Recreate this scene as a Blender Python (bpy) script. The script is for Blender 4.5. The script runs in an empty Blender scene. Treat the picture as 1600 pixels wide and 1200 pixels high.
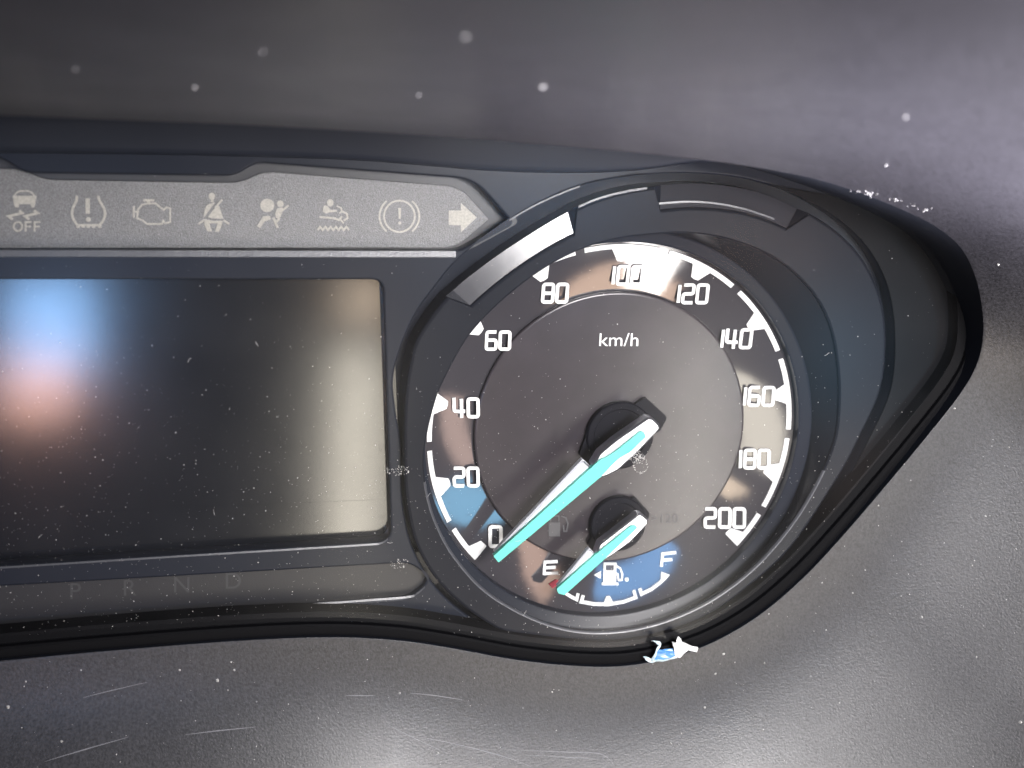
import bpy, bmesh, math, random
from mathutils import Vector, Matrix
from mathutils.geometry import tessellate_polygon

# ------------------------------------------------------------------ units
# A drawing unit is 0.16 mm. u runs right, v runs down, h runs out of the
# cluster face towards the driver; the gauge face is h = 0.
S = 0.00016
Z0 = 0.2
FOOT_U, FOOT_V, CAM_H = 372.0, 141.0, 1900.0     # where the phone was held
AXU, AXV = 972.0, 680.0                          # speedometer axis

def W(u, v, h):
    return Vector(((u - 800) * S, -h * S, -(v - 600) * S + Z0))

scene = bpy.context.scene
col = scene.collection
random.seed(7)

# ------------------------------------------------------------------ camera
_C = Vector((FOOT_U, FOOT_V, CAM_H))
_f = (Vector((800, 600, 0)) - _C)
FPX = _f.length
_f.normalize()
_r = Vector((1, 0, 0)) - _f * _f.x; _r.normalize()
_d = Vector((0, 1, 0)) - _f * _f.y; _d -= _r * _r.dot(_d); _d.normalize()

def un(px, py, h=0.0):
    """point of the plane at height h that the photograph shows at px, py"""
    v = _f * FPX + _r * (px - 800) + _d * (py - 600)
    t = (h - _C.z) / v.z
    p = _C + v * t
    return (p.x, p.y, h)

cam_d = bpy.data.cameras.new('camera')
cam_d.lens = FPX / 1600 * 36.0
cam_d.sensor_width = 36.0
cam_d.clip_start = 0.005
cam_d.clip_end = 50
cam = bpy.data.objects.new('camera', cam_d)
col.objects.link(cam)
_R = (W(*(_C + _r)) - W(*_C)).normalized()
_U = -(W(*(_C + _d)) - W(*_C)).normalized()
_B = -(W(*(_C + _f)) - W(*_C)).normalized()
m = Matrix((( _R.x, _U.x, _B.x), (_R.y, _U.y, _B.y), (_R.z, _U.z, _B.z))).to_4x4()
m.translation = W(*_C)
cam.matrix_world = m
scene.camera = cam
cam_d.dof.use_dof = True
cam_d.dof.focus_distance = (W(800, 620, 25) - W(*_C)).dot(-_B)
cam_d.dof.aperture_fstop = 12.0

# ------------------------------------------------------------------ world and lamps
world = bpy.data.worlds.new('World'); scene.world = world
world.use_nodes = True
bg = world.node_tree.nodes['Background']
bg.inputs[0].default_value = (0.52, 0.52, 0.60, 1)
bg.inputs[1].default_value = 0.16

def lamp(name, pos, target, sx, sy, power, color, spread=180):
    l = bpy.data.lights.new(name, 'AREA')
    l.shape = 'RECTANGLE'; l.size = sx; l.size_y = sy
    l.energy = power; l.color = color
    l.spread = math.radians(spread)
    o = bpy.data.objects.new(name, l); col.objects.link(o)
    a, b = W(*pos), W(*target)
    o.location = a
    o.rotation_euler = (b - a).to_track_quat('-Z', 'Y').to_euler()
    return o

def mirror_pos(p, n, dist):
    """where a lamp stands that is seen reflected at p (u,v,h) with normal n"""
    p = Vector(p); n = Vector(n).normalized()
    i = (p - _C).normalized()
    rr = i - 2 * i.dot(n) * n
    return tuple(p + rr * dist)

def flat_mirror(px, py, dist, h=0):
    return mirror_pos(un(px, py, h), (0, 0, 1), dist)

BAND_SLOPE = 0.25
def band_mirror(px, py, dist):
    p = un(px, py, -8)
    du, dv = p[0] - AXU, p[1] - AXV
    rad = math.hypot(du, dv)
    n = (-du / rad * BAND_SLOPE, -dv / rad * BAND_SLOPE, 1)
    return mirror_pos(p, n, dist)

DIAL = (AXU, AXV, 0)
def glow(name, pos, target, sx, sy, radiance, color, spread=180):
    """area lamp given by its radiance instead of its power"""
    return lamp(name, pos, target, sx, sy, radiance * math.pi * sx * sy, color, spread)
glow('window_light', (1450, -120, 2500), (1050, 620, 0), 0.14, 0.11, 10.5, (1.0, 0.97, 0.96), 72)
# added lavender lamp low on the right, brightens the hood underside
glow('hood_fill_light', (2650, 1300, 950), (1640, 20, 650), 0.12, 0.18, 30, (0.90, 0.87, 1.0), 40)
# added strip lamps behind the driver, placed for the tall soft streaks
glow('display_streak_light', flat_mirror(550, 950, 4000), (560, 800, 0), 0.036, 0.40, 13, (1.0, 0.92, 0.76))
glow('dial_streak_light', flat_mirror(1085, 760, 4000), (1085, 740, 0), 0.020, 0.26, 44, (1.0, 0.95, 0.85))
# added lamps, placed to mirror sky blue and warm patches in the display
glow('sky_light', flat_mirror(82, 500, 4000), (300, 600, 0), 0.052, 0.068, 19, (0.28, 0.56, 1.0))
glow('orange_patch_light', flat_mirror(62, 600, 4000), (300, 600, 0), 0.045, 0.042, 17, (1.0, 0.52, 0.36))
glow('beige_patch_light', flat_mirror(565, 465, 4000), (500, 600, 0), 0.03, 0.025, 14, (1.0, 0.78, 0.56))
# added lamps, each set to mirror one coloured patch in the numeral band
glow('band_orange_light', band_mirror(955, 452, 3600), DIAL, 0.16, 0.032, 12, (1.0, 0.68, 0.48))
glow('band_white_light', band_mirror(1016, 418, 3600), DIAL, 0.045, 0.034, 40, (1.0, 0.96, 0.92))
glow('band_low_sky_light', band_mirror(1000, 897, 3600), DIAL, 0.10, 0.026, 12, (0.18, 0.50, 1.0))
glow('band_left_sky_light', band_mirror(748, 792, 3600), DIAL, 0.035, 0.07, 12, (0.25, 0.66, 1.0))
glow('band_left_warm_light', band_mirror(714, 682, 3600), DIAL, 0.018, 0.07, 8, (1.0, 0.70, 0.58))
glow('band_low_warm_light', band_mirror(835, 862, 3600), DIAL, 0.09, 0.025, 9, (1.0, 0.66, 0.50))

scene.view_settings.view_transform = 'Standard'
scene.view_settings.look = 'None'
scene.view_settings.gamma = 1
scene.view_settings.exposure = 0
scene.render.engine = 'CYCLES'

# ------------------------------------------------------------------ materials
def mat(name, base, rough=0.5, metal=0.0, spec=0.5, grain=0.0, gscale=2500, var=0.0, vscale=60,
        coat=0.0, rvar=0.0, aniso=0.0, emit=None):
    M = bpy.data.materials.new(name); M.use_nodes = True
    nt = M.node_tree; N = nt.nodes; L = nt.links
    b = N['Principled BSDF']
    b.inputs['Base Color'].default_value = (*base, 1)
    b.inputs['Roughness'].default_value = rough
    b.inputs['Metallic'].default_value = metal
    b.inputs['Specular IOR Level'].default_value = spec
    b.inputs['Coat Weight'].default_value = coat
    b.inputs['Coat Roughness'].default_value = 0.08
    b.inputs['Anisotropic'].default_value = aniso
    tc = N.new('ShaderNodeTexCoord')
    if grain:
        n = N.new('ShaderNodeTexNoise'); n.inputs['Scale'].default_value = gscale
        n.inputs['Detail'].default_value = 3
        bp = N.new('ShaderNodeBump'); bp.inputs['Strength'].default_value = grain
        bp.inputs['Distance'].default_value = 0.0003
        L.new(tc.outputs['Object'], n.inputs['Vector'])
        L.new(n.outputs['Fac'], bp.inputs['Height'])
        L.new(bp.outputs['Normal'], b.inputs['Normal'])
    if var:
        n2 = N.new('ShaderNodeTexNoise'); n2.inputs['Scale'].default_value = vscale
        n2.inputs['Detail'].default_value = 6
        mr = N.new('ShaderNodeMapRange')
        mr.inputs['From Min'].default_value = 0.3; mr.inputs['From Max'].default_value = 0.7
        mr.inputs['To Min'].default_value = 1 - var; mr.inputs['To Max'].default_value = 1 + var
        mx = N.new('ShaderNodeVectorMath'); mx.operation = 'SCALE'
        mx.inputs[0].default_value = base
        L.new(tc.outputs['Object'], n2.inputs['Vector'])
        L.new(n2.outputs['Fac'], mr.inputs['Value'])
        L.new(mr.outputs['Result'], mx.inputs['Scale'])
        L.new(mx.outputs['Vector'], b.inputs['Base Color'])
    if rvar:
        n3 = N.new('ShaderNodeTexNoise'); n3.inputs['Scale'].default_value = 45
        n3.inputs['Detail'].default_value = 5
        mr = N.new('ShaderNodeMapRange')
        mr.inputs['To Min'].default_value = max(0.02, rough - rvar); mr.inputs['To Max'].default_value = rough + rvar
        L.new(tc.outputs['Object'], n3.inputs['Vector'])
        L.new(n3.outputs['Fac'], mr.inputs['Value'])
        L.new(mr.outputs['Result'], b.inputs['Roughness'])
    return M

M_SHROUD = mat('grained_plastic', (0.027, 0.026, 0.030), 0.36, spec=0.6, grain=0.20, gscale=2200, var=0.55, vscale=1500, rvar=0.08)
M_COVER = mat('smooth_plastic', (0.050, 0.051, 0.058), 0.36, grain=0.10, gscale=1800, var=0.2, vscale=40, rvar=0.1)
M_MASK = mat('mask_plastic', (0.014, 0.017, 0.026), 0.30, spec=0.2, grain=0.02, gscale=3000)
M_BEZEL = mat('bezel_plastic', (0.011, 0.0125, 0.018), 0.28, spec=0.15, grain=0.02, gscale=3500)
M_EDGE = mat('highlight_edge', (0.06, 0.062, 0.072), 0.32, spec=1.0, grain=0.20, gscale=2600)
M_CHAMFER = mat('notch_plastic', (0.035, 0.035, 0.042), 0.19, spec=1.0, grain=0.05, gscale=3000)
M_WALL = mat('satin_black', (0.014, 0.016, 0.021), 0.24, spec=0.12)
M_GASKET = mat('gasket_rubber', (0.004, 0.004, 0.005), 0.6, spec=0.08, grain=0.15, gscale=2500)
M_STRIP = mat('smoked_strip', (0.15, 0.15, 0.152), 0.32, spec=0.9, grain=0.45, gscale=4200, var=0.5, vscale=3600)
M_STRIPF = mat('strip_frame', (0.050, 0.050, 0.053), 0.34, grain=0.10)
M_ICON = mat('icon_print', (0.46, 0.44, 0.39), 0.4, grain=0.2, gscale=2600, var=0.2, vscale=2200)
M_ICOND = mat('icon_print_faint', (0.080, 0.078, 0.082), 0.5)
M_GEAR = mat('gear_print', (0.044, 0.044, 0.047), 0.5)
M_SCREEN = mat('display_film', (0.006, 0.007, 0.010), 0.14, spec=1.0, grain=0.008, gscale=4000, rvar=0.03)
M_DISC = mat('dial_centre', (0.038, 0.032, 0.037), 0.22, spec=0.5, grain=0.04, gscale=4500, var=0.10, vscale=120)
M_WHITE = mat('white_print', (0.86, 0.86, 0.85), 0.45)
M_NEEDLE = mat('needle_turquoise', (0.12, 0.64, 0.52), 0.4)
M_CHROME = mat('needle_chrome', (0.66, 0.67, 0.71), 0.30, metal=1.0)
M_FLANK = mat('needle_flank', (0.72, 0.74, 0.78), 0.3)
M_HUB = mat('hub_black', (0.006, 0.006, 0.010), 0.5, spec=0.15, grain=0.1, gscale=5000)
M_RED = mat('red_print', (0.62, 0.03, 0.06), 0.5)
M_DUST = mat('dust', (0.55, 0.54, 0.53), 0.9)
M_FILM = mat('film_white', (0.88, 0.89, 0.90), 0.25)
M_FILMB = mat('film_sky_reflection', (0.10, 0.28, 0.62), 0.15)  # reflected sky painted as blue on the scrap
M_SCR = mat('scratch', (0.20, 0.20, 0.22), 0.5)

# glossy numeral band, faintly wavy
M_BAND = mat('gloss_band', (0.046, 0.043, 0.049), 0.05, spec=0.6, grain=0.030, gscale=130)

def lens_material():
    M = bpy.data.materials.new('clear_lens'); M.use_nodes = True
    nt = M.node_tree; N = nt.nodes; L = nt.links
    N.remove(N['Principled BSDF'])
    out = N['Material Output']
    tr = N.new('ShaderNodeBsdfTransparent'); tr.inputs[0].default_value = (0.97, 0.97, 0.975, 1)
    gl = N.new('ShaderNodeBsdfGlossy'); gl.inputs['Roughness'].default_value = 0.18
    di = N.new('ShaderNodeBsdfDiffuse'); di.inputs[0].default_value = (0.62, 0.62, 0.66, 1)
    m1 = N.new('ShaderNodeMixShader'); m1.inputs[0].default_value = 0.008
    m2 = N.new('ShaderNodeMixShader')
    tc = N.new('ShaderNodeTexCoord')
    n = N.new('ShaderNodeTexNoise'); n.inputs['Scale'].default_value = 38; n.inputs['Detail'].default_value = 9
    mr = N.new('ShaderNodeMapRange')
    mr.inputs['From Min'].default_value = 0.35; mr.inputs['From Max'].default_value = 0.75
    mr.inputs['To Min'].default_value = 0.002; mr.inputs['To Max'].default_value = 0.012
    L.new(tc.outputs['Object'], n.inputs['Vector']); L.new(n.outputs['Fac'], mr.inputs['Value'])
    L.new(tr.outputs[0], m1.inputs[1]); L.new(gl.outputs[0], m1.inputs[2])
    L.new(mr.outputs['Result'], m2.inputs[0])
    L.new(m1.outputs[0], m2.inputs[1]); L.new(di.outputs[0], m2.inputs[2])
    L.new(m2.outputs[0], out.inputs[0])
    return M
M_LENS = lens_material()

# ------------------------------------------------------------------ helpers
def tag(o, label=None, cat=None, group=None, kind=None):
    if label: o['label'] = label
    if cat: o['category'] = cat
    if group: o['group'] = group
    if kind: o['kind'] = kind
    return o

def link(name, me, mt, parent=None, smooth=False):
    o = bpy.data.objects.new(name, me); col.objects.link(o)
    if mt: me.materials.append(mt)
    if parent: o.parent = parent
    if smooth:
        for p in me.polygons: p.use_smooth = True
    return o

class MB:
    """collects geometry in drawing units; build() makes one mesh object"""
    def __init__(self): self.v = []; self.f = []
    def add(self, vs, fs):
        b = len(self.v); self.v += [tuple(x) for x in vs]
        self.f += [tuple(i + b for i in f) for f in fs]
    def prism(self, pts, h0, h1):
        """pts [(u,v)], flat or callable heights"""
        n = len(pts)
        g = lambda h, p: h(p[0], p[1]) if callable(h) else h
        top = [(p[0], p[1], g(h1, p)) for p in pts]
        bot = [(p[0], p[1], g(h0, p)) for p in pts]
        tris = tessellate_polygon([[Vector((p[0], p[1], 0)) for p in pts]])
        fs = [tuple(t) for t in tris]
        fs += [(i, (i + 1) % n, n + (i + 1) % n, n + i) for i in range(n)]
        self.add(top + bot, fs)
    def ribbon(self, pts, w, h0, h1, closed=False, caps=None):
        n = len(pts)
        L, R = [], []
        for i in range(n):
            a = pts[(i - 1) % n] if (closed or i > 0) else None
            c = pts[(i + 1) % n] if (closed or i < n - 1) else None
            p = Vector(pts[i][:2])
            d1 = (p - Vector(a[:2])).normalized() if a else None
            d2 = (Vector(c[:2]) - p).normalized() if c else None
            if d1 is None: d1 = d2
            if d2 is None: d2 = d1
            t = (d1 + d2)
            if t.length < 1e-6: t = d1
            t.normalize()
            k = 1 / max(0.35, t.dot(d1))
            nn = Vector((-t.y, t.x)) * (w / 2 * k)
            L.append(p + nn); R.append(p - nn)
        g = lambda h, p: h(p[0], p[1]) if callable(h) else h
        vs = []
        for i in range(n):
            for q, hh in ((L[i], h1), (R[i], h1), (R[i], h0), (L[i], h0)):
                vs.append((q[0], q[1], g(hh, q)))
        fs = []
        m_ = n if closed else n - 1
        for i in range(m_):
            j = (i + 1) % n
            for a, b in ((0, 1), (1, 2), (3, 0)):
                fs.append((4 * i + a, 4 * j + a, 4 * j + b, 4 * i + b))
        if not closed:
            fs.append((0, 1, 2, 3)); e = 4 * (n - 1); fs.append((e, e + 1, e + 2, e + 3))
        self.add(vs, fs)
    def loft(self, loops, closed=True):
        n = len(loops[0]); vs = [p for l in loops for p in l]; fs = []
        for k in range(len(loops) - 1):
            for i in range(n if closed else n - 1):
                j = (i + 1) % n
                fs.append((k * n + i, k * n + j, (k + 1) * n + j, (k + 1) * n + i))
        self.add(vs, fs)
    def build(self, name, mt, parent=None, smooth=False, kind=None, autosmooth=None):
        me = bpy.data.meshes.new(name)
        me.from_pydata([W(*p) for p in self.v], [], self.f)
        bm = bmesh.new(); bm.from_mesh(me)
        bmesh.ops.recalc_face_normals(bm, faces=bm.faces)
        bm.to_mesh(me); bm.free()
        o = link(name, me, mt, parent, smooth)
        if autosmooth:
            for p in me.polygons: p.use_smooth = True
            me.set_sharp_from_angle(angle=math.radians(autosmooth))
        if kind: o['kind'] = kind
        return o

def empty(name, u, v, h):
    o = bpy.data.objects.new(name, None); col.objects.link(o)
    o.empty_display_size = 0.01
    return o

def rnd(pts, r, closed=True, seg=4):
    """round the corners of a polyline"""
    out = []; n = len(pts)
    for i in range(n):
        p = Vector(pts[i][:2])
        if not closed and i in (0, n - 1): out.append((p.x, p.y)); continue
        a = Vector(pts[i - 1][:2]); c = Vector(pts[(i + 1) % n][:2])
        rr = r[i] if isinstance(r, (list, tuple)) else r
        if rr <= 0: out.append((p.x, p.y)); continue
        da = a - p; dc = c - p
        k = min(rr, da.length * 0.49, dc.length * 0.49)
        A = p + da.normalized() * k; B = p + dc.normalized() * k
        for s in range(seg + 1):
            t = s / seg
            q = A * (1 - t) ** 2 + p * 2 * t * (1 - t) + B * t * t
            out.append((q.x, q.y))
    return out

def spline(pts, per=6, closed=True):
    """Catmull-Rom through points of any dimension"""
    n = len(pts); out = []
    P = [Vector(p) for p in pts]
    for i in range(n if closed else n - 1):
        p0 = P[i - 1] if (closed or i) else P[0]
        p1 = P[i]; p2 = P[(i + 1) % n]
        p3 = P[(i + 2) % n] if (closed or i + 2 < n) else P[-1]
        for s in range(per):
            t = s / per
            out.append(0.5 * (2 * p1 + (p2 - p0) * t + (2 * p0 - 5 * p1 + 4 * p2 - p3) * t * t
                              + (3 * p1 - p0 - 3 * p2 + p3) * t ** 3))
    if not closed: out.append(P[-1])
    return [tuple(q) for q in out]

def U(pts, h):
    """photograph outline -> plan on the plane at height h"""
    return [un(p[0], p[1], h)[:2] for p in pts]

def plate(name, outer, holes, h_front, thick, bevel, mt, parent):
    """flat plate with openings, softened edges"""
    cu = bpy.data.curves.new(name, 'CURVE'); cu.dimensions = '2D'; cu.fill_mode = 'BOTH'
    cu.extrude = thick / 2 * S; cu.bevel_depth = bevel * S; cu.bevel_resolution = 2
    for loop in [outer] + holes:
        sp = cu.splines.new('POLY'); sp.points.add(len(loop) - 1); sp.use_cyclic_u = True
        for i, p in enumerate(loop):
            sp.points[i].co = ((p[0] - 800) * S, -(p[1] - 600) * S, 0, 1)
    cu.offset = -bevel * S
    tmp = bpy.data.objects.new('tmp', cu); col.objects.link(tmp)
    dg = bpy.context.evaluated_depsgraph_get()
    me = bpy.data.meshes.new_from_object(tmp.evaluated_get(dg))
    bpy.data.objects.remove(tmp)
    zc = (h_front - thick / 2 - bevel)
    for vt in me.vertices:
        x, y, z = vt.co
        vt.co = (x, -zc * S - z, y + Z0)
    me.materials.clear(); me.name = name
    o = link(name, me, mt, parent)
    for p in me.polygons: p.use_smooth = True
    me.set_sharp_from_angle(angle=math.radians(35))
    return o

def text_polys(s, size, cx, cy, sx=1.0, shear=0.0):
    """letters as triangles centred at cx, cy in photograph pixels"""
    cu = bpy.data.curves.new('t', 'FONT'); cu.body = s; cu.size = 1
    cu.align_x = 'CENTER'; cu.align_y = 'CENTER'
    tmp = bpy.data.objects.new('tmp', cu); col.objects.link(tmp)
    dg = bpy.context.evaluated_depsgraph_get()
    me = bpy.data.meshes.new_from_object(tmp.evaluated_get(dg))
    bpy.data.objects.remove(tmp)
    vs = [(cx + (v.co.x * sx + v.co.y * shear) * size, cy - v.co.y * size) for v in me.vertices]
    fs = [tuple(p.vertices) for p in me.polygons]
    return vs, fs

def text_part(name, s, size, px, py, h, mt, parent, sx=1.0, shear=0.0):
    vs, fs = text_polys(s, size, px, py, sx, shear)
    mb = MB()
    hh = h if callable(h) else (lambda u, v: h)
    out = []
    for p in vs:
        q = un(p[0], p[1], 5)
        q = un(p[0], p[1], hh(q[0], q[1]))
        out.append((q[0], q[1], hh(q[0], q[1])))
    mb.add(out, fs)
    return mb.build(name, mt, parent)

class Print:
    """ink on a surface, drawn in photograph pixels, laid on height h"""
    def __init__(self, h, t=1.0):
        self.hf = h if callable(h) else (lambda u, v: h)
        self.mb = MB(); self.k = 0; self.t = t
    def loc(self, p):
        q = un(p[0], p[1], 5)
        for _ in range(6): q = un(p[0], p[1], self.hf(q[0], q[1]))
        return q[:2]
    def _h(self):
        self.k += 1
        e = 0.12 * self.k
        return self.hf, (lambda u, v: self.hf(u, v) + self.t + e)
    def line(self, pts, w, closed=False, r=0):
        if r: pts = rnd(pts, r, closed)
        a, b = self._h(); self.mb.ribbon([self.loc(p) for p in pts], w, a, b, closed)
    def poly(self, pts, r=0):
        if r: pts = rnd(pts, r)
        a, b = self._h(); self.mb.prism([self.loc(p) for p in pts], a, b)
    def disc(self, x, y, rx, ry=None, n=20):
        ry = ry or rx
        self.poly([(x + rx * math.cos(2 * math.pi * i / n), y + ry * math.sin(2 * math.pi * i / n)) for i in range(n)])
    def arc(self, x, y, r, a0, a1, w, n=16, ry=None):
        ry = ry or r
        self.line([(x + r * math.cos(math.radians(a0 + (a1 - a0) * i / n)),
                    y + ry * math.sin(math.radians(a0 + (a1 - a0) * i / n))) for i in range(n + 1)], w)
    def ring(self, x, y, r, w, n=32, ry=None):
        ry = ry or r
        self.line([(x + r * math.cos(2 * math.pi * i / n), y + ry * math.sin(2 * math.pi * i / n)) for i in range(n)], w, True)
    def build(self, name, mt, parent): return self.mb.build(name, mt, parent)

def circ(R, h, n=128, cu=AXU, cv=AXV):
    return [(cu + R * math.cos(2 * math.pi * i / n), cv - R * math.sin(2 * math.pi * i / n), h) for i in range(n)]

def resample(loop, n):
    """closed px loop -> n points by angle around the axis of the loop in plan"""
    out = []
    ang = [math.atan2(-(p[1] - AXV), p[0] - AXU) for p in loop]
    for i in range(n):
        a = 2 * math.pi * i / n
        best = None
        m_ = len(loop)
        for k in range(m_):
            a0 = (ang[k] - a + math.pi) % (2 * math.pi) - math.pi
            a1 = (ang[(k + 1) % m_] - a + math.pi) % (2 * math.pi) - math.pi
            if a0 * a1 <= 0 and abs(a0 - a1) < 1.5 and abs(a0) < 1:
                t = a0 / (a0 - a1) if a0 != a1 else 0
                p = Vector(loop[k]).lerp(Vector(loop[(k + 1) % m_]), t)
                best = tuple(p); break
        out.append(best if best else out[-1])
    return out

# ------------------------------------------------------------------ surround
shroud = empty('binnacle_surround', 800, 1100, 100)
tag(shroud, 'dark grey grained plastic surround framing the instrument cluster, with overhanging hood', 'dashboard')

# opening of the surround, clockwise from lower left, with heights of its lip
OPEN = [(-420, 1068, 100), (-200, 1050, 100), (0, 1033, 100), (149, 1019, 100), (350, 1003, 100), (503, 996, 100), (612, 1000, 100),
        (700, 1012, 100), (812, 1032, 100), (927, 1042, 100), (1010, 1036, 100), (1100, 1010, 100), (1180, 966, 100),
        (1250, 908, 100), (1310, 845, 102), (1380, 764, 105), (1450, 680, 110), (1500, 616, 116), (1526, 570, 124),
        (1536, 525, 135), (1534, 478, 150), (1523, 430, 175), (1502, 388, 205), (1465, 356, 240), (1415, 330, 265),
        (1340, 300, 290), (1250, 274, 300), (1100, 250, 300), (900, 230, 300), (700, 214, 300), (400, 196, 300),
        (200, 188, 300), (0, 180, 300), (-200, 174, 300), (-420, 170, 300)]
op = spline([un(p[0], p[1], p[2]) for p in OPEN], 5, False)
cx_o = 600; cy_o = 600
def ring_out(loop, fd, fh):
    out = []; n = len(loop)
    for i, p in enumerate(loop):
        a = Vector(loop[max(0, i - 2)][:2]); b = Vector(loop[min(n - 1, i + 2)][:2])
        t = (b - a).normalized()
        nn = Vector((t.y, -t.x))        # outward
        if nn.dot(Vector((p[0] - cx_o, p[1] - cy_o))) < 0: nn = -nn
        wt = max(0.0, min(1.0, (p[2] - 100) / 200.0))
        wt = wt * wt * (3 - 2 * wt)
        d = fd[0] * (1 - wt) + fd[1] * wt
        hh = fh[0] * (1 - wt) + fh[1] * wt
        out.append((p[0] + nn.x * d, p[1] + nn.y * d, p[2] + hh))
    return out
rings = [ring_out(op, (0, -2), (-90, -250)), ring_out(op, (0, 0), (-30, -40)), op,
         ring_out(op, (1.0, 3), (0.3, 9)), ring_out(op, (5, 8), (0.6, 22)), ring_out(op, (14, 20), (1.5, 70)),
         ring_out(op, (40, 40), (4.5, 170)), ring_out(op, (70, 62), (10, 290)), ring_out(op, (105, 84), (20, 410)), ring_out(op, (140, 104), (33, 520)),
         ring_out(op, (180, 128), (51, 630)), ring_out(op, (230, 156), (77, 740)),
         ring_out(op, (360, 190), (160, 840)), ring_out(op, (520, 290), (290, 870)), ring_out(op, (760, 500), (500, 880))]
sp_rings = []
for k in range(len(rings) - 1):
    sp_rings.append(rings[k])
    if k >= 11:
        for t in (0.33, 0.66):
            sp_rings.append([tuple(Vector(a).lerp(Vector(b), t)) for a, b in zip(rings[k], rings[k + 1])])
sp_rings.append(rings[-1])
mb = MB(); mb.loft(sp_rings[:3], False)
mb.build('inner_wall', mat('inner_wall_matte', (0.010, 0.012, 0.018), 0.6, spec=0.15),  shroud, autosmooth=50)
mb = MB(); mb.loft(sp_rings[2:], False)
mb.build('grained_shell', M_SHROUD, shroud, autosmooth=50)

# ------------------------------------------------------------------ instrument cluster
cl = empty('instrument_cluster', 800, 1000, 0)
tag(cl, 'black car instrument cluster with round speedometer, warning light strip and dark display', 'gauge cluster')

# gauge bezel: rim around the dial well, drawn from the photograph
RIM = [(663, 725), (666, 690), (680, 630), (699, 585), (735, 523), (790, 466), (850, 421), (905, 392), (960, 375), (1020, 367),
       (1080, 365), (1140, 375), (1200, 398), (1245, 430), (1280, 472), (1301, 522), (1310, 580), (1311, 635), (1304, 690),
       (1277, 754), (1235, 822), (1175, 890), (1100, 944), (1014, 978), (927, 988), (847, 972), (765, 928), (713, 873),
       (684, 822), (668, 772)]
BEZ = [(632, 700), (634, 620), (643, 560), (655, 525), (696, 468), (745, 425), (815, 376), (893, 330), (957, 305), (1012, 294), (1080, 288),
       (1140, 292), (1190, 302), (1240, 322), (1300, 357), (1345, 402), (1374, 460), (1384, 530), (1376, 608), (1342, 685),
       (1310, 745), (1236, 855), (1160, 924), (1095, 968), (1020, 1003), (930, 1021), (850, 1012), (770, 978), (700, 925),
       (655, 860), (636, 785)]
NB = 180
HR = 70
rim = resample(spline([un(x, y, HR) for x, y in RIM], 6), NB)
bez = resample(spline([un(x, y, HR) for x, y in BEZ], 6), NB)

mask_front = 52
# openings in the mask
STRIP_OUT = [(-420, 236), (-30, 238), (5, 249), (38, 271), (368, 275), (400, 254), (724, 279), (748, 290), (800, 348), (716, 392), (-420, 392)]
SCREEN = [(-420, 437), (598, 437), (611, 846), (-420, 912)]
GEAR = [(-420, 945), (0, 917), (640, 880), (668, 900), (664, 914), (640, 934), (0, 982), (-420, 1012)]
hole_strip = rnd(U(STRIP_OUT, mask_front), [0, 12, 14, 14, 12, 14, 14, 14, 8, 14, 0])
hole_screen = rnd(U(SCREEN, mask_front), [0, 18, 22, 0], True, 6)
hole_gear = rnd(U(GEAR, mask_front), 14)
# groove around the bezel
GRO = [(628, 700), (618, 640), (616, 580), (645, 500), (682, 446), (722, 400), (795, 346), (850, 314), (906, 291), (960, 279), (1020, 272), (1085, 271),
       (1150, 277), (1205, 290), (1255, 309), (1312, 344), (1358, 390), (1388, 452), (1398, 530), (1390, 612), (1354, 692),
       (1320, 755), (1244, 865), (1165, 935), (1098, 978), (1020, 1012), (930, 1029), (848, 1020), (765, 985), (692, 930),
       (648, 863), (630, 785)]
gro = resample(spline([un(x, y, mask_front) for x, y in GRO], 6), NB)
MASKO = [(-460, 1010), (0, 1012), (149, 1000), (350, 985), (503, 975), (612, 979), (700, 992), (812, 1014), (927, 1026), (1010, 1022),
         (1100, 1000), (1180, 956), (1250, 897), (1310, 834), (1380, 752), (1450, 668), (1510, 590), (1560, 500), (1560, 380),
         (1500, 250), (1300, 150), (1000, 110), (500, 80), (-460, 70)]
MASKO_B = [(-460, 1052)] + MASKO[1:]
mo = U(spline(MASKO_B, 4), mask_front)
plate('mask', mo, [hole_strip, hole_screen, hole_gear, [p[:2] for p in gro]], mask_front, 26, 3.5, M_MASK, cl)
plate('back_plate', U([(-460, 60), (1580, 60), (1580, 1060), (-460, 1060)], -30), [], -30, 4, 0.5, M_GASKET, cl)

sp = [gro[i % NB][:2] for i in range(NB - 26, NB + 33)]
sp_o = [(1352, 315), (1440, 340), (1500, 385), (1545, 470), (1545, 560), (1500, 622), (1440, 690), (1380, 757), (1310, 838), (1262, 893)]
plate('hood_shade_plate', sp + U(spline(sp_o, 4, False), mask_front + 2), [], mask_front + 2.2, 1, 0.4, mat('hood_shade_black', (0.005, 0.005, 0.006), 0.3, spec=0.15), cl)  # near-black plate added over the mask, hood shade put into its colour
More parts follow.
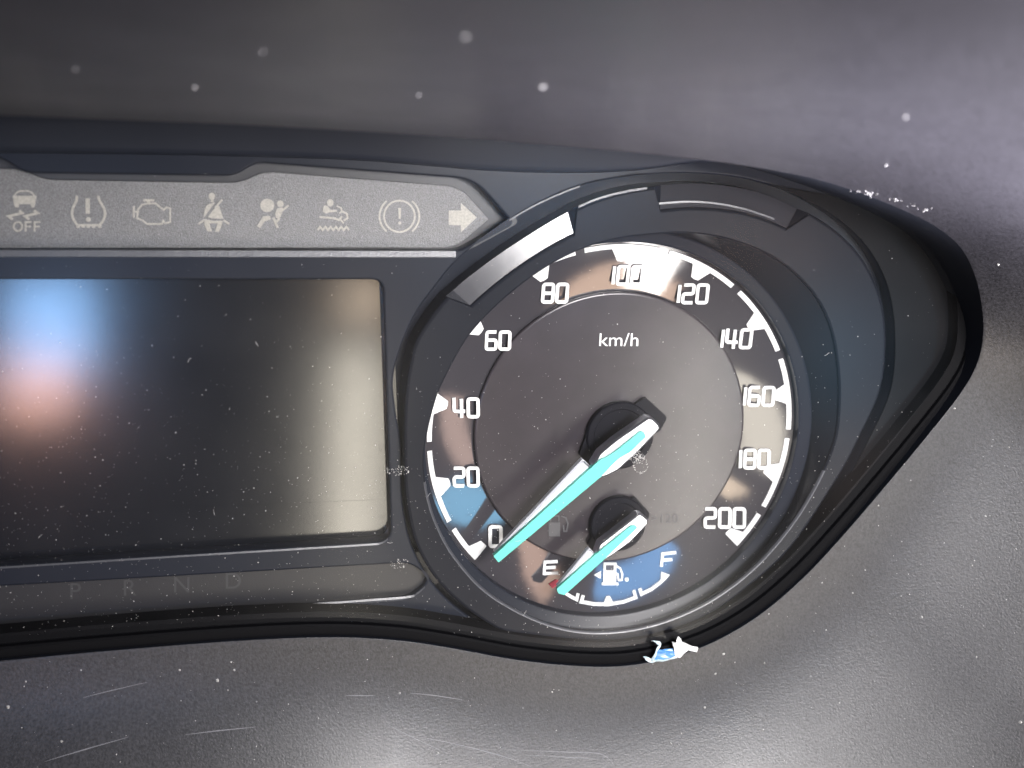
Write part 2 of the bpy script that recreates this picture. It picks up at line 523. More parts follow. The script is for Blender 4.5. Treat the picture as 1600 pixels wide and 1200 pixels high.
# bezel ring with two notches in its outer shoulder
def in_notch(a, lo, hi): return lo <= a <= hi
mb = MB()
loops = [[] for _ in range(8)]
for i in range(NB):
    a = 360.0 * i / NB
    r_, b_ = Vector(rim[i]), Vector(bez[i])
    e = (b_ - r_); e.z = 0
    wdt = e.length; e.normalize()
    k = 0.0
    for lo, hi in ((107, 141), (56, 86)):
        if lo <= a <= hi: k = 1.0
    cut = (36 if k else 0)
    cut = min(cut, wdt * 0.55)
    face = Vector((b_.x, b_.y, 0)) - e * cut
    hf = HR + 1
    loops[0].append((r_.x, r_.y, HR - 8))
    loops[1].append((r_.x + e.x * 0.6, r_.y + e.y * 0.6, HR - 2))
    loops[2].append((r_.x + e.x * 3, r_.y + e.y * 3, HR))
    loops[3].append((face.x - e.x * 4, face.y - e.y * 4, hf))
    loops[4].append((face.x - e.x * 0.8, face.y - e.y * 0.8, hf - 1.2))
    loops[5].append((face.x + e.x * 1, face.y + e.y * 1, hf - 4))
    ex = b_ if k else b_ + e * 1.5
    loops[6].append((ex.x, ex.y, hf - ((7.5 if a > 100 else 15) if k else 8)))
    loops[7].append((ex.x + e.x * 2, ex.y + e.y * 2, 0))
b_ = len(mb.v); mb.loft(loops, True)
ch = MB(); ch.v = list(mb.v); keep = []
for q, fc in enumerate(mb.f):
    row, ii = divmod(q, NB)
    a = 360.0 * (ii + 0.5) / NB
    if row == 5 and (108 <= a <= 140 or 57 <= a <= 85): ch.f.append(fc)
    else: keep.append(fc)
mb.f = keep
for part in (1, 2):
    c2 = MB(); fcs = [f for f in ch.f if (max(ch.v[i][0] for i in f) < 980) == (part == 1)]
    ids = sorted({i for f in fcs for i in f}); mp = {i: k for k, i in enumerate(ids)}
    c2.add([ch.v[i] for i in ids], [tuple(mp[i] for i in f) for f in fcs])
    c2.build('bezel_notch', M_CHAMFER, cl, smooth=True)
mb.build('gauge_bezel', M_BEZEL, cl, autosmooth=8)
# groove floor outside the bezel
mb = MB()
mb.loft([[(p[0], p[1], 22) for p in gro], [(p[0] * .9 + AXU * .1, p[1] * .9 + AXV * .1, 20) for p in gro]], True)
mb.build('bezel_groove', M_MASK, cl, smooth=True)

# dial well wall
rim0 = [(p[0], p[1], HR - 7) for p in rim]
n0 = NB
w1 = [tuple(Vector(rim0[i]).lerp(Vector(circ(326, 26, n0)[i]), 0.55)) for i in range(n0)]
w1 = [(p[0], p[1], 44) for p in w1]
mb = MB()
mb.loft([rim0, w1, circ(329, 24, n0)], True)
mb.build('well_wall', M_WALL, cl, smooth=True)
mb = MB()
mb.loft([circ(329, 24, n0), circ(326, 22, n0), circ(312, 20, n0), circ(309, 18, n0), circ(308, 4, n0)], True)
mb.build('well_step', M_MASK, cl, autosmooth=40)

# speedometer dial
dial = empty('speedometer_dial', AXU, AXV, 0)
dial.parent = cl
R_IN, R_OUT = 226.0, 309.0
H_IN = -19.0; H_DISC = -11.0
def hcone(u, v):
    return H_IN + (math.hypot(u - AXU, v - AXV) - R_IN) * BAND_SLOPE
def hband(u, v):
    rad = math.hypot(u - AXU, v - AXV)
    if rad < R_IN: return H_DISC
    return H_IN + (rad - R_IN) * BAND_SLOPE
mb = MB()
mb.loft([circ(R, H_IN + (R - R_IN) * BAND_SLOPE, 160) for R in (215, 226, 240, 260, 280, 300, 311)], True)
mb.build('numeral_band', M_BAND, dial, smooth=True)
mb = MB()
dl = [circ(R, h, 160) for R, h in ((226.5, H_IN - 4), (226.5, H_DISC - 4), (225.5, H_DISC - 1.2), (223, H_DISC), (222, H_DISC), (220, H_DISC), (150, H_DISC), (60, H_DISC))]
mb.loft(dl, True)
c0 = len(mb.v); mb.v.append((AXU, AXV, H_DISC)); base = c0 - 160
mb.f += [(base + i, base + (i + 1) % 160, c0) for i in range(160)]
mb.build('centre_disc', M_DISC, dial, autosmooth=40)

TH0, ST = 223.4, 26.39
def pol(R, kmh):
    a = math.radians(TH0 - ST * kmh / 20.0)
    return (AXU + R * math.cos(a), AXV - R * math.sin(a))
hb1 = lambda u, v: hband(u, v) + 0.4
hb2 = lambda u, v: hband(u, v) + 1.8
hb3 = lambda u, v: hband(u, v) + 2.0
for k in range(0, 201, 20):
    lo = k - 8.9 if k > 0 else k - 0.4
    hi = k + 8.9 if k < 200 else k + 0.4
    mb = MB()
    mb.ribbon([pol(299.5, lo + (hi - lo) * i / 14) for i in range(15)], 7.6, hb1, hb2)
    d0, d1, d2, d3 = -2.6, 2.6, 1.0, -1.0
    if k == 0: d0, d3 = -0.4, -0.2; d1, d2 = 3.2, 1.9
    if k == 200: d1, d2 = 0.4, 0.2; d0, d3 = -3.2, -1.9
    mb.prism([pol(298, k + d0), pol(298, k + d1), pol(276, k + d2), pol(275, k), pol(276, k + d3)], hb1, hb3)
    mb.build('scale_segment', M_WHITE, dial)

DIG = {}
w = 0.56
DIG['0'] = [([(0, 0), (w, 0), (w, 1), (0, 1)], True)]
DIG['1'] = [([(0.12, 0), (0.12, 1)], False)]
DIG['2'] = [([(0.0, 0), (w, 0), (w, .5), (0, .5), (0, 1), (w, 1)], False)]
DIG['4'] = [([(0, -0.06), (0, .70), (w + .06, .70)], False), ([(w * .74, 0.0), (w * .74, 1.06)], False)]
DIG['6'] = [([(w, 0), (0, 0), (0, 1), (w, 1), (w, .47), (0.02, .47)], False)]
DIG['8'] = [([(0, 0), (w, 0), (w, 1), (0, 1)], True), ([(0.02, .5), (w - .02, .5)], False)]
ADV = {'1': 0.36}
hnum = lambda u, v: max(hcone(u, v), H_DISC) + 0.6
def number(s, cx, cy, hgt, shear):
    pr = Print(hnum, 1.6)
    sw = hgt * 0.16
    H = hgt - sw
    tot = sum(ADV.get(c, 0.79) for c in s) - 0.23
    x = -tot / 2
    for c in s:
        for pts, closed in DIG[c]:
            q = [(cx + (x + a) * H - (b - .5) * H * shear, cy + (b - .5) * H) for a, b in pts]
            pr.line(q, sw, closed, r=H * 0.13)
        x += ADV.get(c, 0.79)
    return pr.build('numeral', M_WHITE, dial)
NUM = [('0', 774, 838, 36, 0.0), ('20', 728, 745, 33, -0.03), ('40', 728, 637, 33, -0.02), ('60', 778, 532, 32, 0.04),
       ('80', 867, 458, 33, 0.08), ('100', 979, 430, 33, 0.10), ('120', 1081, 459, 33, 0.11), ('140', 1149, 529, 33, 0.12),
       ('160', 1184, 619, 33, 0.08), ('180', 1177, 717, 33, 0.04), ('200', 1132, 809, 34, 0.02)]
for a in NUM: number(*a)
text_part('unit_lettering', 'km/h', 29, 967, 532, H_DISC + 0.8, M_WHITE, dial, 1.10, 0.05)

# fuel gauge print
pr = Print(lambda u, v: hband(u, v) + 0.4, 1.4)
pr.line([(884, 927), (892, 932), (901, 936.5), (903, 927)], 5)
pr.build('fuel_scale', M_WHITE, dial)
pr = Print(lambda u, v: hband(u, v) + 0.4, 1.4)
pr.line([(911, 930), (908, 940), (928, 943.5), (950, 944), (974, 940), (993, 933), (990, 922)], 5.5)
pr.poly([(943, 942), (947, 931), (953, 931), (958, 942)])
pr.build('fuel_scale', M_WHITE, dial)
pr = Print(lambda u, v: hband(u, v) + 0.4, 1.4)
pr.line([(999, 919), (1002, 928), (1018, 920), (1032, 909), (1042, 899)], 5.5)
pr.poly([(1033, 893), (1046, 898), (1038, 907), (1032, 905)])
pr.build('fuel_scale', M_WHITE, dial)
pr = Print(lambda u, v: hband(u, v) + 0.4, 1.4)
pr.line([(871, 877), (851, 878), (850, 896), (872, 895)], 4.6)
pr.line([(850, 887), (868, 886)], 4.6)
pr.build('empty_letter', M_WHITE, dial)
pr = Print(lambda u, v: hband(u, v) + 0.4, 1.4)
pr.line([(1056, 863), (1035, 865), (1033, 885)], 4.8)
pr.line([(1034, 875), (1050, 874)], 4.6)
pr.build('full_letter', M_WHITE, dial)
pr = Print(lambda u, v: hband(u, v) + 0.4, 1.4)
pr.poly([(943, 879), (963, 879), (962, 910), (966, 910), (966, 914), (940, 914), (940, 910), (942, 910)])
pr.line([(963, 884), (969, 888), (972, 897), (971, 906), (966, 906), (965, 897), (961, 895)], 3.0)
pr.poly([(928, 898), (939, 892), (938, 904)])
pr.disc(979, 905, 3)
pump = pr.build('fuel_pump_symbol', M_WHITE, dial)
pr = Print(lambda u, v: hband(u, v) + 2.4, 1.4)
pr.poly([(947, 883), (959, 883), (958.5, 891), (946.5, 891)])
pr.build('pump_window', M_DISC, pump)
pr = Print(lambda u, v: hband(u, v) + 0.4, 1.2)
pr.poly([(857, 912), (868, 905), (873, 907), (871, 914), (863, 919)])
pr.build('red_reserve_mark', M_RED, dial)
pr = Print(H_DISC + 0.3, 0.6)
pr.poly([(857, 816), (875, 816), (875, 838), (857, 838)])
pr.line([(860, 815), (860, 806), (873, 806), (873, 815)], 2)
pr.line([(877, 806), (884, 809), (887, 818), (885, 830), (881, 830), (880, 820)], 2.5)
pr.build('unlit_fuel_warning', M_ICOND, dial)
text_part('unlit_speed_warning', '>120', 20, 1038, 811, H_DISC + 0.9, M_ICOND, dial, 1.05, 0.03)

# needles
def px_prism(name, pts, h0, h1, mt, parent, r=0, top_in=0):
    mb = MB()
    p = U(pts, h1)
    if r: p = rnd(p, r)
    if top_in:
        c = Vector((sum(q[0] for q in p) / len(p), sum(q[1] for q in p) / len(p)))
        n = len(p)
        inner = []
        for i in range(n):
            a = Vector(p[i - 1]); b = Vector(p[(i + 1) % n]); t = (b - a).normalized()
            nn = Vector((t.y, -t.x))
            if nn.dot(c - Vector(p[i])) < 0: nn = -nn
            inner.append(Vector(p[i]) + nn * top_in)
        mb.add([(q[0], q[1], h1) for q in inner], [tuple(t) for t in tessellate_polygon([[Vector((q[0], q[1], 0)) for q in inner]])])
        mb.loft([[(q[0], q[1], h1) for q in inner], [(q[0], q[1], h1 - top_in) for q in p], [(q[0], q[1], h0) for q in p]], True)
    else:
        mb.prism(p, h0, h1)
    return mb.build(name, mt, parent, autosmooth=30)

def hub(name, cx, cy, r, tabs, parent):
    mb = MB()
    c = un(cx, cy, -4)
    n = 48
    mb.loft([circ(r, -13, n, c[0], c[1]), circ(r, 0, n, c[0], c[1]), circ(r - 2, 2, n, c[0], c[1]),
             circ(r * .80, 2, n, c[0], c[1]), circ(r * .77, -1, n, c[0], c[1])], True)
    b = len(mb.v); mb.v.append((c[0], c[1], -1)); mb.f += [(b - n + i, b - n + (i + 1) % n, b) for i in range(n)]
    for t in tabs:
        mb.prism(rnd(U(t, -2), 5), -13, -2)
    return mb.build(name, M_HUB, parent, autosmooth=35)

nd = empty('speed_needle', AXU, AXV, 60); nd.parent = cl
hub('needle_hub', 968, 680, 56, [[(1009, 621), (1043, 652), (1030, 676), (985, 680), (980, 640)], [(905, 711), (920, 670), (960, 700), (940, 736), (925, 729)]], nd)
px_prism('chrome_body', [(1013, 652), (1021, 654), (1031, 664), (1032, 671), (996, 708), (967, 735), (950, 744), (939, 747), (925, 728), (937, 708), (961, 688)], 40, 62, M_CHROME, nd, 3, 3.0)
px_prism('turquoise_blade', [(1001, 674), (1007, 676), (1009, 683), (985, 706), (968, 716), (957, 726), (938, 746), (779, 879), (771, 869), (925, 730), (937, 719), (950, 713), (962, 705)], 56, 65.5, M_NEEDLE, nd, 1.5)
px_prism('white_flank', [(911, 718), (924, 730), (775, 868), (773, 864)], 44, 57, M_FLANK, nd, 1.0, 3.0)
nd2 = empty('fuel_needle', AXU, AXV, 50); nd2.parent = cl
hub('needle_hub', 965, 818, 47, [[(992, 776), (1016, 803), (1008, 820), (975, 825), (970, 790)], [(918, 852), (930, 830), (955, 850), (935, 868)]], nd2)
px_prism('chrome_body', [(998, 803), (1004, 804), (1013, 812), (1012, 820), (985, 848), (960, 866), (944, 876), (931, 867), (937, 850), (958, 834)], 30, 50, M_CHROME, nd2, 2.5, 2.5)
px_prism('turquoise_blade', [(986, 822), (993, 821), (996, 825), (941, 877), (882, 930), (872, 927), (870, 920), (930, 867)], 46, 53, M_NEEDLE, nd2, 1.5)
px_prism('white_flank', [(921, 857), (931, 867), (873, 920), (871, 917)], 36, 47, M_FLANK, nd2, 1.0, 2.0)

# ------------------------------------------------------------------ warning light strip
ws = empty('warning_light_strip', 400, 340, 30); ws.parent = cl
hs = 30
plate('strip_frame', rnd(U([(-440, 220), (-20, 222), (10, 236), (40, 258), (362, 264), (396, 242), (728, 268), (760, 284), (812, 348), (716, 400), (-440, 400)], hs - 4), 10), [], hs - 4, 5, 0.5, M_STRIPF, ws)
STRIP = [(-440, 262), (30, 264), (70, 281), (375, 286), (412, 268), (706, 291), (724, 299), (764, 343), (717, 382), (698, 387), (-440, 388)]
plate('smoked_panel', rnd(U(STRIP, hs), [0, 12, 14, 16, 14, 12, 10, 3, 10, 10, 0]), [], hs, 2.6, 0.6, M_STRIP, ws)
hi = hs + 0.2
def icon(name, fn):
    pr = Print(hi, 0.3); fn(pr); return pr.build(name, M_ICON, ws)
def traction(p):
    p.line([(21, 308), (26, 301), (32, 298.5), (44, 298.5), (50, 301), (55, 308)], 2, r=2)
    p.poly([(20, 306), (57, 306), (54.5, 321), (53, 324), (49, 324), (48, 319), (30, 319), (29, 324), (24, 324), (22, 320)])
    p.line([(30, 329), (35, 333), (13, 338), (20, 343)], 3.2)
    p.line([(53, 329), (59, 333), (39, 338), (46, 343)], 3.2)
    p.ring(28, 354, 6.5, 2.2, ry=7)
    p.line([(49, 347), (40, 347), (40, 362)], 2.2); p.line([(40, 354), (48, 354)], 2.2)
    p.line([(63, 347), (54, 347), (54, 362)], 2.2); p.line([(54, 354), (62, 354)], 2.2)
icon('traction_off_symbol', traction)
def tyre(p):
    p.line([(120, 306), (120, 313), (114, 324), (112, 334), (115, 344), (122, 353)], 3.2, r=5)
    p.line([(153, 306), (155, 313), (162, 324), (165, 334), (162, 344), (155, 353)], 3.2, r=5)
    p.line([(120, 352), (158, 352)], 3)
    for x in (122, 130, 138, 146, 156): p.line([(x, 352), (x, 356)], 4)
    p.line([(137, 310), (137, 334)], 5.5); p.disc(138, 343, 3.6)
icon('tyre_pressure_symbol', tyre)
def engine(p):
    p.line([(216, 327), (222, 320), (230, 318), (243, 318), (250, 324), (256, 328), (260, 324), (266, 326), (266, 347), (258, 349), (255, 345), (253, 350), (230, 350), (222, 344), (214, 341)], 2.4, True)
    p.line([(224, 313), (241, 313)], 3); p.line([(232, 313), (232, 318)], 4)
    p.line([(209, 322), (209, 340)], 2.4); p.line([(209, 331), (214, 331)], 2.4)
icon('engine_symbol', engine)
def belt(p):
    p.disc(331, 307, 5.2, 5.6)
    p.line([(331.5, 311), (331.5, 316)], 3.4)
    p.poly([(330, 318), (336, 316), (321, 337), (318, 341), (320, 326), (324, 320)])
    p.poly([(339, 320), (343, 323), (349, 342), (330, 341), (325, 339)])
    p.line([(347, 312), (336, 325)], 2.6)
    p.line([(310, 350), (319, 344), (331, 346)], 2.6); p.line([(358, 350), (349, 344)], 2.6)
    p.poly([(320, 345), (348, 345), (347, 350), (342, 362), (336, 362), (340, 349), (327, 349), (331, 362), (324, 361), (319, 350)])
icon('seat_belt_symbol', belt)
def airbag(p):
    p.disc(417.5, 321, 11, 10.5)
    p.disc(438, 318.5, 5.2)
    p.poly([(433, 326), (441, 324), (443, 328), (436, 343), (431, 340), (430, 334)])
    p.line([(441, 329), (451, 321)], 2.6)
    p.line([(404, 355), (413, 341), (421, 340)], 5.5)
    p.poly([(413, 338), (422, 338), (423, 343), (414, 346)])
    p.line([(427, 340), (434, 356)], 3.2)
    p.line([(436, 342), (431, 348)], 3.2)
icon('airbag_symbol', airbag)
def wader(p):
    p.disc(516, 317, 5, 5.8)
    p.poly([(506, 321), (512, 322), (516, 328), (526, 328), (527, 331), (514, 332), (510, 334), (504, 331)], r=2)
    p.line([(499, 339), (522, 341), (530, 344), (534, 338)], 2.8)
    p.line([(526, 322), (533, 325), (534, 331), (530, 333)], 2.2)
    p.line([(534, 330), (542, 334), (543, 341), (537, 345)], 2.6)
    p.line([(532, 343), (537, 349)], 2.4)
    z = []
    for i in range(13): z.append((496 + i * 4.1, 356 + (3.6 if i % 2 == 0 else -1.6)))
    p.line(z, 2.6)
icon('water_wading_symbol', wader)
def brake(p):
    p.ring(624, 338, 24, 2.6, ry=24.5)
    p.arc(624, 338, 31, 130, 230, 2.6); p.arc(624, 338, 31, -50, 50, 2.6)
    p.poly([(622, 325), (626.5, 325), (626, 342), (623, 342)]); p.disc(624.5, 348.5, 2.4)
icon('brake_symbol', brake)
def arrow(p):
    p.poly([(701, 329), (720, 329), (720, 317), (745, 340), (720, 363), (720, 352), (701, 352)])
icon('turn_arrow', arrow)
# ------------------------------------------------------------------ display
dsp = empty('display', 300, 640, 0); dsp.parent = cl
plate('screen', U([(-440, 420), (612, 420), (630, 870), (-440, 930)], 24), [], 24, 4, 0.4, M_SCREEN, dsp)
# tray wall of the display opening
top = [(p[0], p[1]) for p in hole_screen]
cc = Vector((sum(p[0] for p in top) / len(top), sum(p[1] for p in top) / len(top)))
pr = Print(24.1, 0.3); pr.poly([(-440, 824), (0, 805), (586, 781), (586, 783.5), (0, 807.5), (-440, 826)])
pr.build('active_area_edge', M_SCREEN, dsp)
# raised shelf above the display with a paler strip tilted to carry its highlight
mb = MB()
sx0 = [(-440 + (712 + 440) * i / 20, 0) for i in range(21)]
lo_ = [un(x, 391.5 + 1.0 * (x > 0) * x / 712, mask_front + 0.6) for x, _ in sx0]
hi_ = [un(x, 401.0 + 1.0 * (x > 0) * x / 712, mask_front + 3.0) for x, _ in sx0]
dn_ = [(p[0], p[1] + 1.5, mask_front - 1) for p in hi_]
up_ = [(p[0], p[1], mask_front - 8) for p in lo_]
mb.loft([up_, lo_, hi_, dn_], False)
mb.build('shelf_edge', mat('shelf_plastic', (0.10, 0.105, 0.12), 0.30, spec=1.0, grain=0.35, gscale=2600), dsp)

# gear strip
gs = empty('gear_strip', 300, 930, 30); gs.parent = cl
plate('gear_panel', U([(-440, 940), (0, 900), (660, 862), (690, 905), (650, 945), (0, 1000), (-440, 1030)], 40), [], 40, 3, 0.4, mat('gear_smoke', (0.022, 0.022, 0.025), 0.35, grain=0.1), gs)
for s, x, y in (('P', 117, 925), ('R', 202, 920), ('N', 284, 915), ('D', 364, 909)):
    text_part('gear_letter', s, 36, x, y, 40.5, M_GEAR, gs, 1.05)

# upper shelf under the hood
mb = MB()
l0 = spline([un(x, y, 70) for x, y in ((-440, 230), (0, 234), (300, 238), (560, 246), (760, 262), (900, 266), (1000, 262), (1100, 250), (1230, 250))], 5, False)
mb.loft([[(p[0], p[1] - 90, 100) for p in l0], [(p[0], p[1] - 6, 72) for p in l0], [(p[0], p[1], 70) for p in l0], [(p[0], p[1] + 3, 66) for p in l0], [(p[0], p[1] + 6, 50) for p in l0]], False)
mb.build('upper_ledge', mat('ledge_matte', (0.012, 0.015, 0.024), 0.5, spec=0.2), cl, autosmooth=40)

# paler strips added along the moulding arrises, tilted to carry highlights
def edge_line(name, pts, w, slope, h, parent):
    p = spline(pts, 6, False)
    a = [un(x, y - w / 2, h + 0.5) for x, y in p]
    b = [(q[0], q[1] + w, h + 0.5 + slope * w) for q in a]
    c = [(q[0], q[1] + w + 0.6, h - 2) for q in a]
    mb = MB(); mb.loft([a, b, c], False)
    return mb.build(name, M_EDGE, parent, autosmooth=20)
edge_line('lower_edge', [(-300, 907), (0, 887), (300, 868), (560, 852), (594, 849), (606, 842)], 2.6, 0.4, mask_front, dsp)
edge_line('lower_edge', [(-300, 1000), (0, 980), (300, 958), (560, 939), (636, 933), (652, 927), (664, 917)], 3.0, 0.4, mask_front, gs)
edge_line('groove_edge', [(796, 344), (830, 324), (870, 305), (906, 291)], 2.6, 0.2, mask_front, cl)
edge_line('notch_edge', [(904, 323), (930, 312), (957, 304), (985, 298), (1011, 294)], 3.2, 0.2, HR, cl)
edge_line('notch_edge', [(1030, 318), (1075, 315), (1120, 318), (1165, 327), (1210, 342)], 2.6, 0.12, HR, cl)
mb = MB()
lowr = [i for i in range(NB) if 190 <= 360.0 * i / NB <= 352]
tube = [[], [], []]
for i in lowr:
    q = rim[i]; dx, dy = q[0] - AXU, q[1] - AXV; k = math.hypot(dx, dy)
    for row, (d, hh) in enumerate(((-0.6, HR - 3), (1.0, HR + 0.4), (3.2, HR + 0.9))):
        tube[row].append((q[0] + dx / k * d, q[1] + dy / k * d, hh))
mb.loft(tube, False)
mb.build('rim_edge', M_EDGE, cl, smooth=True)

# ------------------------------------------------------------------ gasket and lens
go = [un(*_p[:2], 100) + (_p[2],) for _p in OPEN]
go = spline(go, 5, False)
def inset(loop, d, h):
    out = []; n = len(loop)
    for i, p in enumerate(loop):
        a = Vector(loop[max(0, i - 2)][:2]); b = Vector(loop[min(n - 1, i + 2)][:2]); t = (b - a).normalized()
        nn = Vector((t.y, -t.x))
        if nn.dot(Vector((p[0] - cx_o, p[1] - cy_o))) > 0: nn = -nn
        k = d * max(0.0, min(1.0, (290 - p[3]) / 150)) if d > 0 else d
        out.append((p[0] + nn.x * k, p[1] + nn.y * k, h))
    return out
mb = MB()
mb.loft([inset(go, -3, 70), inset(go, -3, 92), inset(go, 2, 93), inset(go, 14, 92), inset(go, 17, 90), inset(go, 18.5, 84), inset(go, 20, 84),
         inset(go, 21, 86), inset(go, 33, 80), inset(go, 35, 50)], False)
mb.build('gasket', M_GASKET, cl, autosmooth=25)

# clear lens, gently domed
mb = MB()
NU, NV = 40, 24
def hlens(u, v):
    return 78 + 6 * (1 - ((u - 700) / 1000) ** 2)
grid = []
def lens_edge(x):
    pts = [(p[0], p[1] - 6) for p in OPEN if p[2] <= 135]
    for a, b in zip(pts, pts[1:]):
        if a[0] <= x <= b[0]: return a[1] + (b[1] - a[1]) * (x - a[0]) / (b[0] - a[0])
    return pts[-1][1]
for i in range(NU + 1):
    x = -420 + (1528 + 420) * i / NU
    y1 = lens_edge(x) if x < 1530 else 560
    y0 = 110
    for j in range(NV + 1):
        y = y0 + (y1 - y0) * j / NV
        q = un(x, y, 92); grid.append((q[0], q[1], hlens(q[0], q[1])))
fs = [(i * (NV + 1) + j, (i + 1) * (NV + 1) + j, (i + 1) * (NV + 1) + j + 1, i * (NV + 1) + j + 1) for i in range(NU) for j in range(NV)]
mb.add(grid, fs)
lens = mb.build('clear_lens', M_LENS, cl, smooth=True)

# ------------------------------------------------------------------ dust, lint and scuffs
def fleck(mb, u, v, h, r, n=5, lift=0.6):
    a0 = random.random() * 6.28; pts = []
    for i in range(n):
        a = a0 + 6.283 * i / n; q = r * random.uniform(.5, 1.2)
        pts.append((u + q * math.cos(a), v + q * math.sin(a), h + 0.2))
    b = len(pts)
    pts.append((u, v, h + lift * r + 0.3))
    mb.add(pts, [(i, (i + 1) % b, b) for i in range(b)])
def inside_lens(x, y):
    return y < lens_edge(x) - 4 if x < 1530 else False
mb = MB()
for _ in range(3600):
    x = random.uniform(-30, 1500); y = 260 + 780 * random.random() ** 0.6
    if not inside_lens(x, y): continue
    if random.random() < 0.5 and y < 600: continue
    q = un(x, y, 93); hh = hlens(q[0], q[1])
    r = (0.28 if y < 700 else 0.38) + 0.8 * random.random() ** 7
    fleck(mb, q[0], q[1], hh, r)
for _ in range(12):
    x = random.uniform(0, 1300); y = random.uniform(480, 1000)
    if not inside_lens(x, y): continue
    a = random.random() * 6.28; p = [(x, y)]
    for k in range(4):
        a += random.uniform(-.7, .7); p.append((p[-1][0] + 2.2 * math.cos(a), p[-1][1] + 2.2 * math.sin(a)))
    mb.ribbon([un(s[0], s[1], 93)[:2] for s in p], 0.4, lambda u, v: hlens(u, v) + .2, lambda u, v: hlens(u, v) + .7)
mb.build('dust_specks', M_DUST, lens, kind='stuff')
def scuff(cx, cy, rx, ry, n, ring=False):
    mb = MB()
    for _ in range(n):
        a = random.random() * 6.28; q = random.random() ** 0.5 if not ring else random.gauss(1, .07)
        q_ = un(cx + rx * q * math.cos(a), cy + ry * q * math.sin(a), 93)
        fleck(mb, q_[0], q_[1], hlens(q_[0], q_[1]), random.uniform(.4, 1.1), 4, .2)
    mb.build('scuff_mark', M_DUST, lens, kind='stuff')
scuff(998, 717, 13, 10, 130); scuff(1004, 730, 11, 12, 80, True)
scuff(622, 738, 20, 8, 70); scuff(625, 884, 16, 8, 40)

# grains on the surround
from mathutils.bvhtree import BVHTree
def bvh_of(o):
    return BVHTree.FromPolygons([v.co for v in o.data.vertices], [tuple(p.vertices) for p in o.data.polygons])
TREES = [bvh_of(o) for o in shroud.children]
CW = W(*_C)
def hit(px, py):
    v = _f * FPX + _r * (px - 800) + _d * (py - 600)
    dd = (W(*(_C + v)) - CW).normalized()
    best = None
    for t in TREES:
        loc, nor, i, dist = t.ray_cast(CW, dd)
        if loc and (best is None or dist < best[1]): best = (loc, dist, nor)
    return best
gv, gf = [], []
def grain3(px, py, r):
    hh = hit(px, py)
    if not hh: return
    loc, dist, nor = hh
    if nor.dot(loc - CW) > 0: nor = -nor
    t = nor.orthogonal().normalized(); s = nor.cross(t)
    b = len(gv); n = 5; a0 = random.random() * 6
    for i in range(n):
        a = a0 + 6.283 * i / n; q = r * S * random.uniform(.6, 1.2)
        gv.append(loc + t * q * math.cos(a) + s * q * math.sin(a) - nor * 0.00002)
    gv.append(loc + nor * r * S * 0.9)
    for i in range(n): gf.append((b + i, b + (i + 1) % n, b + n))
for _ in range(700):
    x = random.uniform(0, 1600); y = random.uniform(620, 1200)
    if x < 1530 and y < lens_edge(x) + 6: continue
    grain3(x, y, 0.5 + 1.6 * random.random() ** 5)
for x, y, r in ((340, 1063, 2.6), (366, 1047, 2), (1131, 1022, 2.4), (1118, 1053, 2.4), (1148, 1035, 1.6), (13, 1105, 3), (1595, 1128, 3), (1560, 413, 3.4), (1384, 258, 3),
                (848, 135, 3.6), (654, 148, 2.6), (304, 136, 2.6), (727, 57, 3.0), (1414, 182, 3), (118, 108, 2.4), (410, 80, 2.2)):
    grain3(x, y, r)
for x0, y0, n_ in ((1340, 299, 5), (1352, 302, 7), (1366, 305, 4), (1396, 313, 7), (1424, 321, 5), (1447, 328, 6)):
    for _ in range(n_): grain3(x0 + random.gauss(0, 5), y0 + random.gauss(0, 1.6), random.uniform(0.8, 2.2))
me = bpy.data.meshes.new('dust_grains'); me.from_pydata([tuple(v) for v in gv], [], gf)
o = link('dust_grains', me, M_DUST, None)
tag(o, 'pale dust grains scattered over the dark plastic surround', 'dust', kind='stuff')

# scratches on the lower cowl
def scratch(pts, w):
    p = spline(pts, 6, False)
    vs = []; n = 0
    for i, q in enumerate(p):
        t = min(i, len(p) - 1 - i) / (len(p) / 2)
        for s in (-1, 1):
            hh = hit(q[0], q[1] + s * w * (.25 + .75 * t) / 2)
            if not hh: return
            loc, dist, nor = hh
            vs.append(loc + (CW - loc).normalized() * 0.00003)
    fs = [(2 * i, 2 * i + 1, 2 * i + 3, 2 * i + 2) for i in range(len(p) - 1)]
    me = bpy.data.meshes.new('scratch'); me.from_pydata([tuple(v) for v in vs], [], fs)
    link('scratch', me, M_SCR, shroud)
for pts, w_ in (([(290, 1148), (340, 1142), (400, 1136)], 1.6), ([(70, 1190), (130, 1172), (200, 1152)], 1.8),
                ([(540, 1087), (585, 1087)], 1.3), ([(640, 1083), (680, 1087), (725, 1094)], 1.3),
                ([(800, 1172), (880, 1175), (938, 1178), (960, 1196)], 1.5), ([(640, 1150), (700, 1160), (780, 1180), (830, 1198)], 1.4),
                ([(820, 1180), (900, 1184), (930, 1186)], 1.2), ([(602, 1130), (640, 1150), (700, 1178)], 1.3),
                ([(130, 1090), (170, 1080), (230, 1066)], 1.2)):
    scratch(pts, w_)

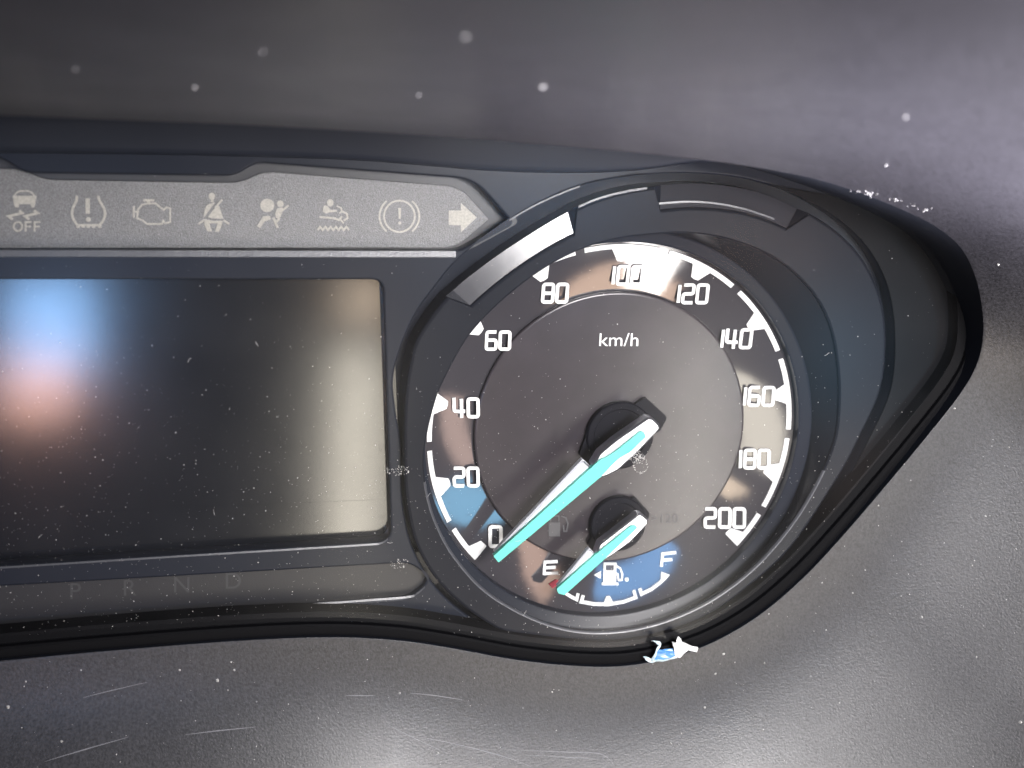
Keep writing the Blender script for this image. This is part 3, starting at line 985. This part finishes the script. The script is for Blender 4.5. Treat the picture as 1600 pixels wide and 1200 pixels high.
# torn scrap of film caught under the lower edge of the lens
fs_ = empty('film_scrap', 1045, 1018, 110)
tag(fs_, 'small torn scrap of shiny white film, sky reflection painted blue, caught on the lower lens edge', 'scrap')
from mathutils import noise as mnoise
def crumple(name, pts, mt, parent):
    P = [W(*un(x, y, h - 8)) for x, y, h in pts]
    me = bpy.data.meshes.new(name)
    bm = bmesh.new()
    vs = [bm.verts.new(p) for p in P]
    for t in tessellate_polygon([[Vector((p.x, p.z, 0)) for p in P]]):
        bm.faces.new([vs[i] for i in t])
    bmesh.ops.subdivide_edges(bm, edges=bm.edges[:], cuts=3, use_grid_fill=True)
    for v in bm.verts:
        q = v.co * 900
        v.co += Vector((mnoise.noise(q), 1.6 * mnoise.noise(q + Vector((5, 5, 5))), mnoise.noise(q + Vector((9, 1, 3))))) * 0.00035
    bmesh.ops.recalc_face_normals(bm, faces=bm.faces)
    bm.to_mesh(me); bm.free()
    o = link(name, me, mt, parent)
    md = o.modifiers.new('thickness', 'SOLIDIFY'); md.thickness = 0.00012
    return o
crumple('white_fold', [(1050, 1003, 112), (1057, 1004, 116), (1060, 994, 112), (1064, 1000, 110), (1066, 1004, 116), (1080, 1009, 114), (1090, 1012, 112), (1089, 1018, 112), (1076, 1017, 116), (1062, 1028, 112), (1056, 1027, 115), (1054, 1014, 113)], M_FILM, fs_)
crumple('sky_reflection_facet', [(1027, 1016, 112), (1038, 1014, 115), (1051, 1014, 113), (1056, 1025, 114), (1040, 1029, 112), (1022, 1031, 112)], M_FILMB, fs_)
crumple('torn_edge', [(1005, 1026, 112), (1009, 1026, 114), (1018, 1031, 113), (1029, 1008, 114), (1020, 1002, 112), (1030, 1002, 112), (1034, 1006, 114), (1026, 1022, 115), (1023, 1032, 115), (1040, 1030.5, 114), (1057, 1026, 115), (1058, 1029, 114), (1036, 1034, 113), (1014, 1036, 112)], mat('film_edge', (0.62, 0.75, 0.82), 0.3), fs_)

# ------------------------------------------------------------------ origins: each empty stands at the base of its thing
ORIGIN = {shroud: (800, 1060, 110), cl: (800, 1000, 0), dial: (AXU, AXV, -19), nd: (AXU, AXV, -13), nd2: un(965, 818, -13),
          ws: un(380, 340, 26), dsp: un(300, 640, 20), gs: un(300, 930, 36), fs_: un(1045, 1020, 98)}
for e in ORIGIN:
    p = W(*ORIGIN[e])
    e.location = e.location + p
    for c in e.children: c.location = c.location - p
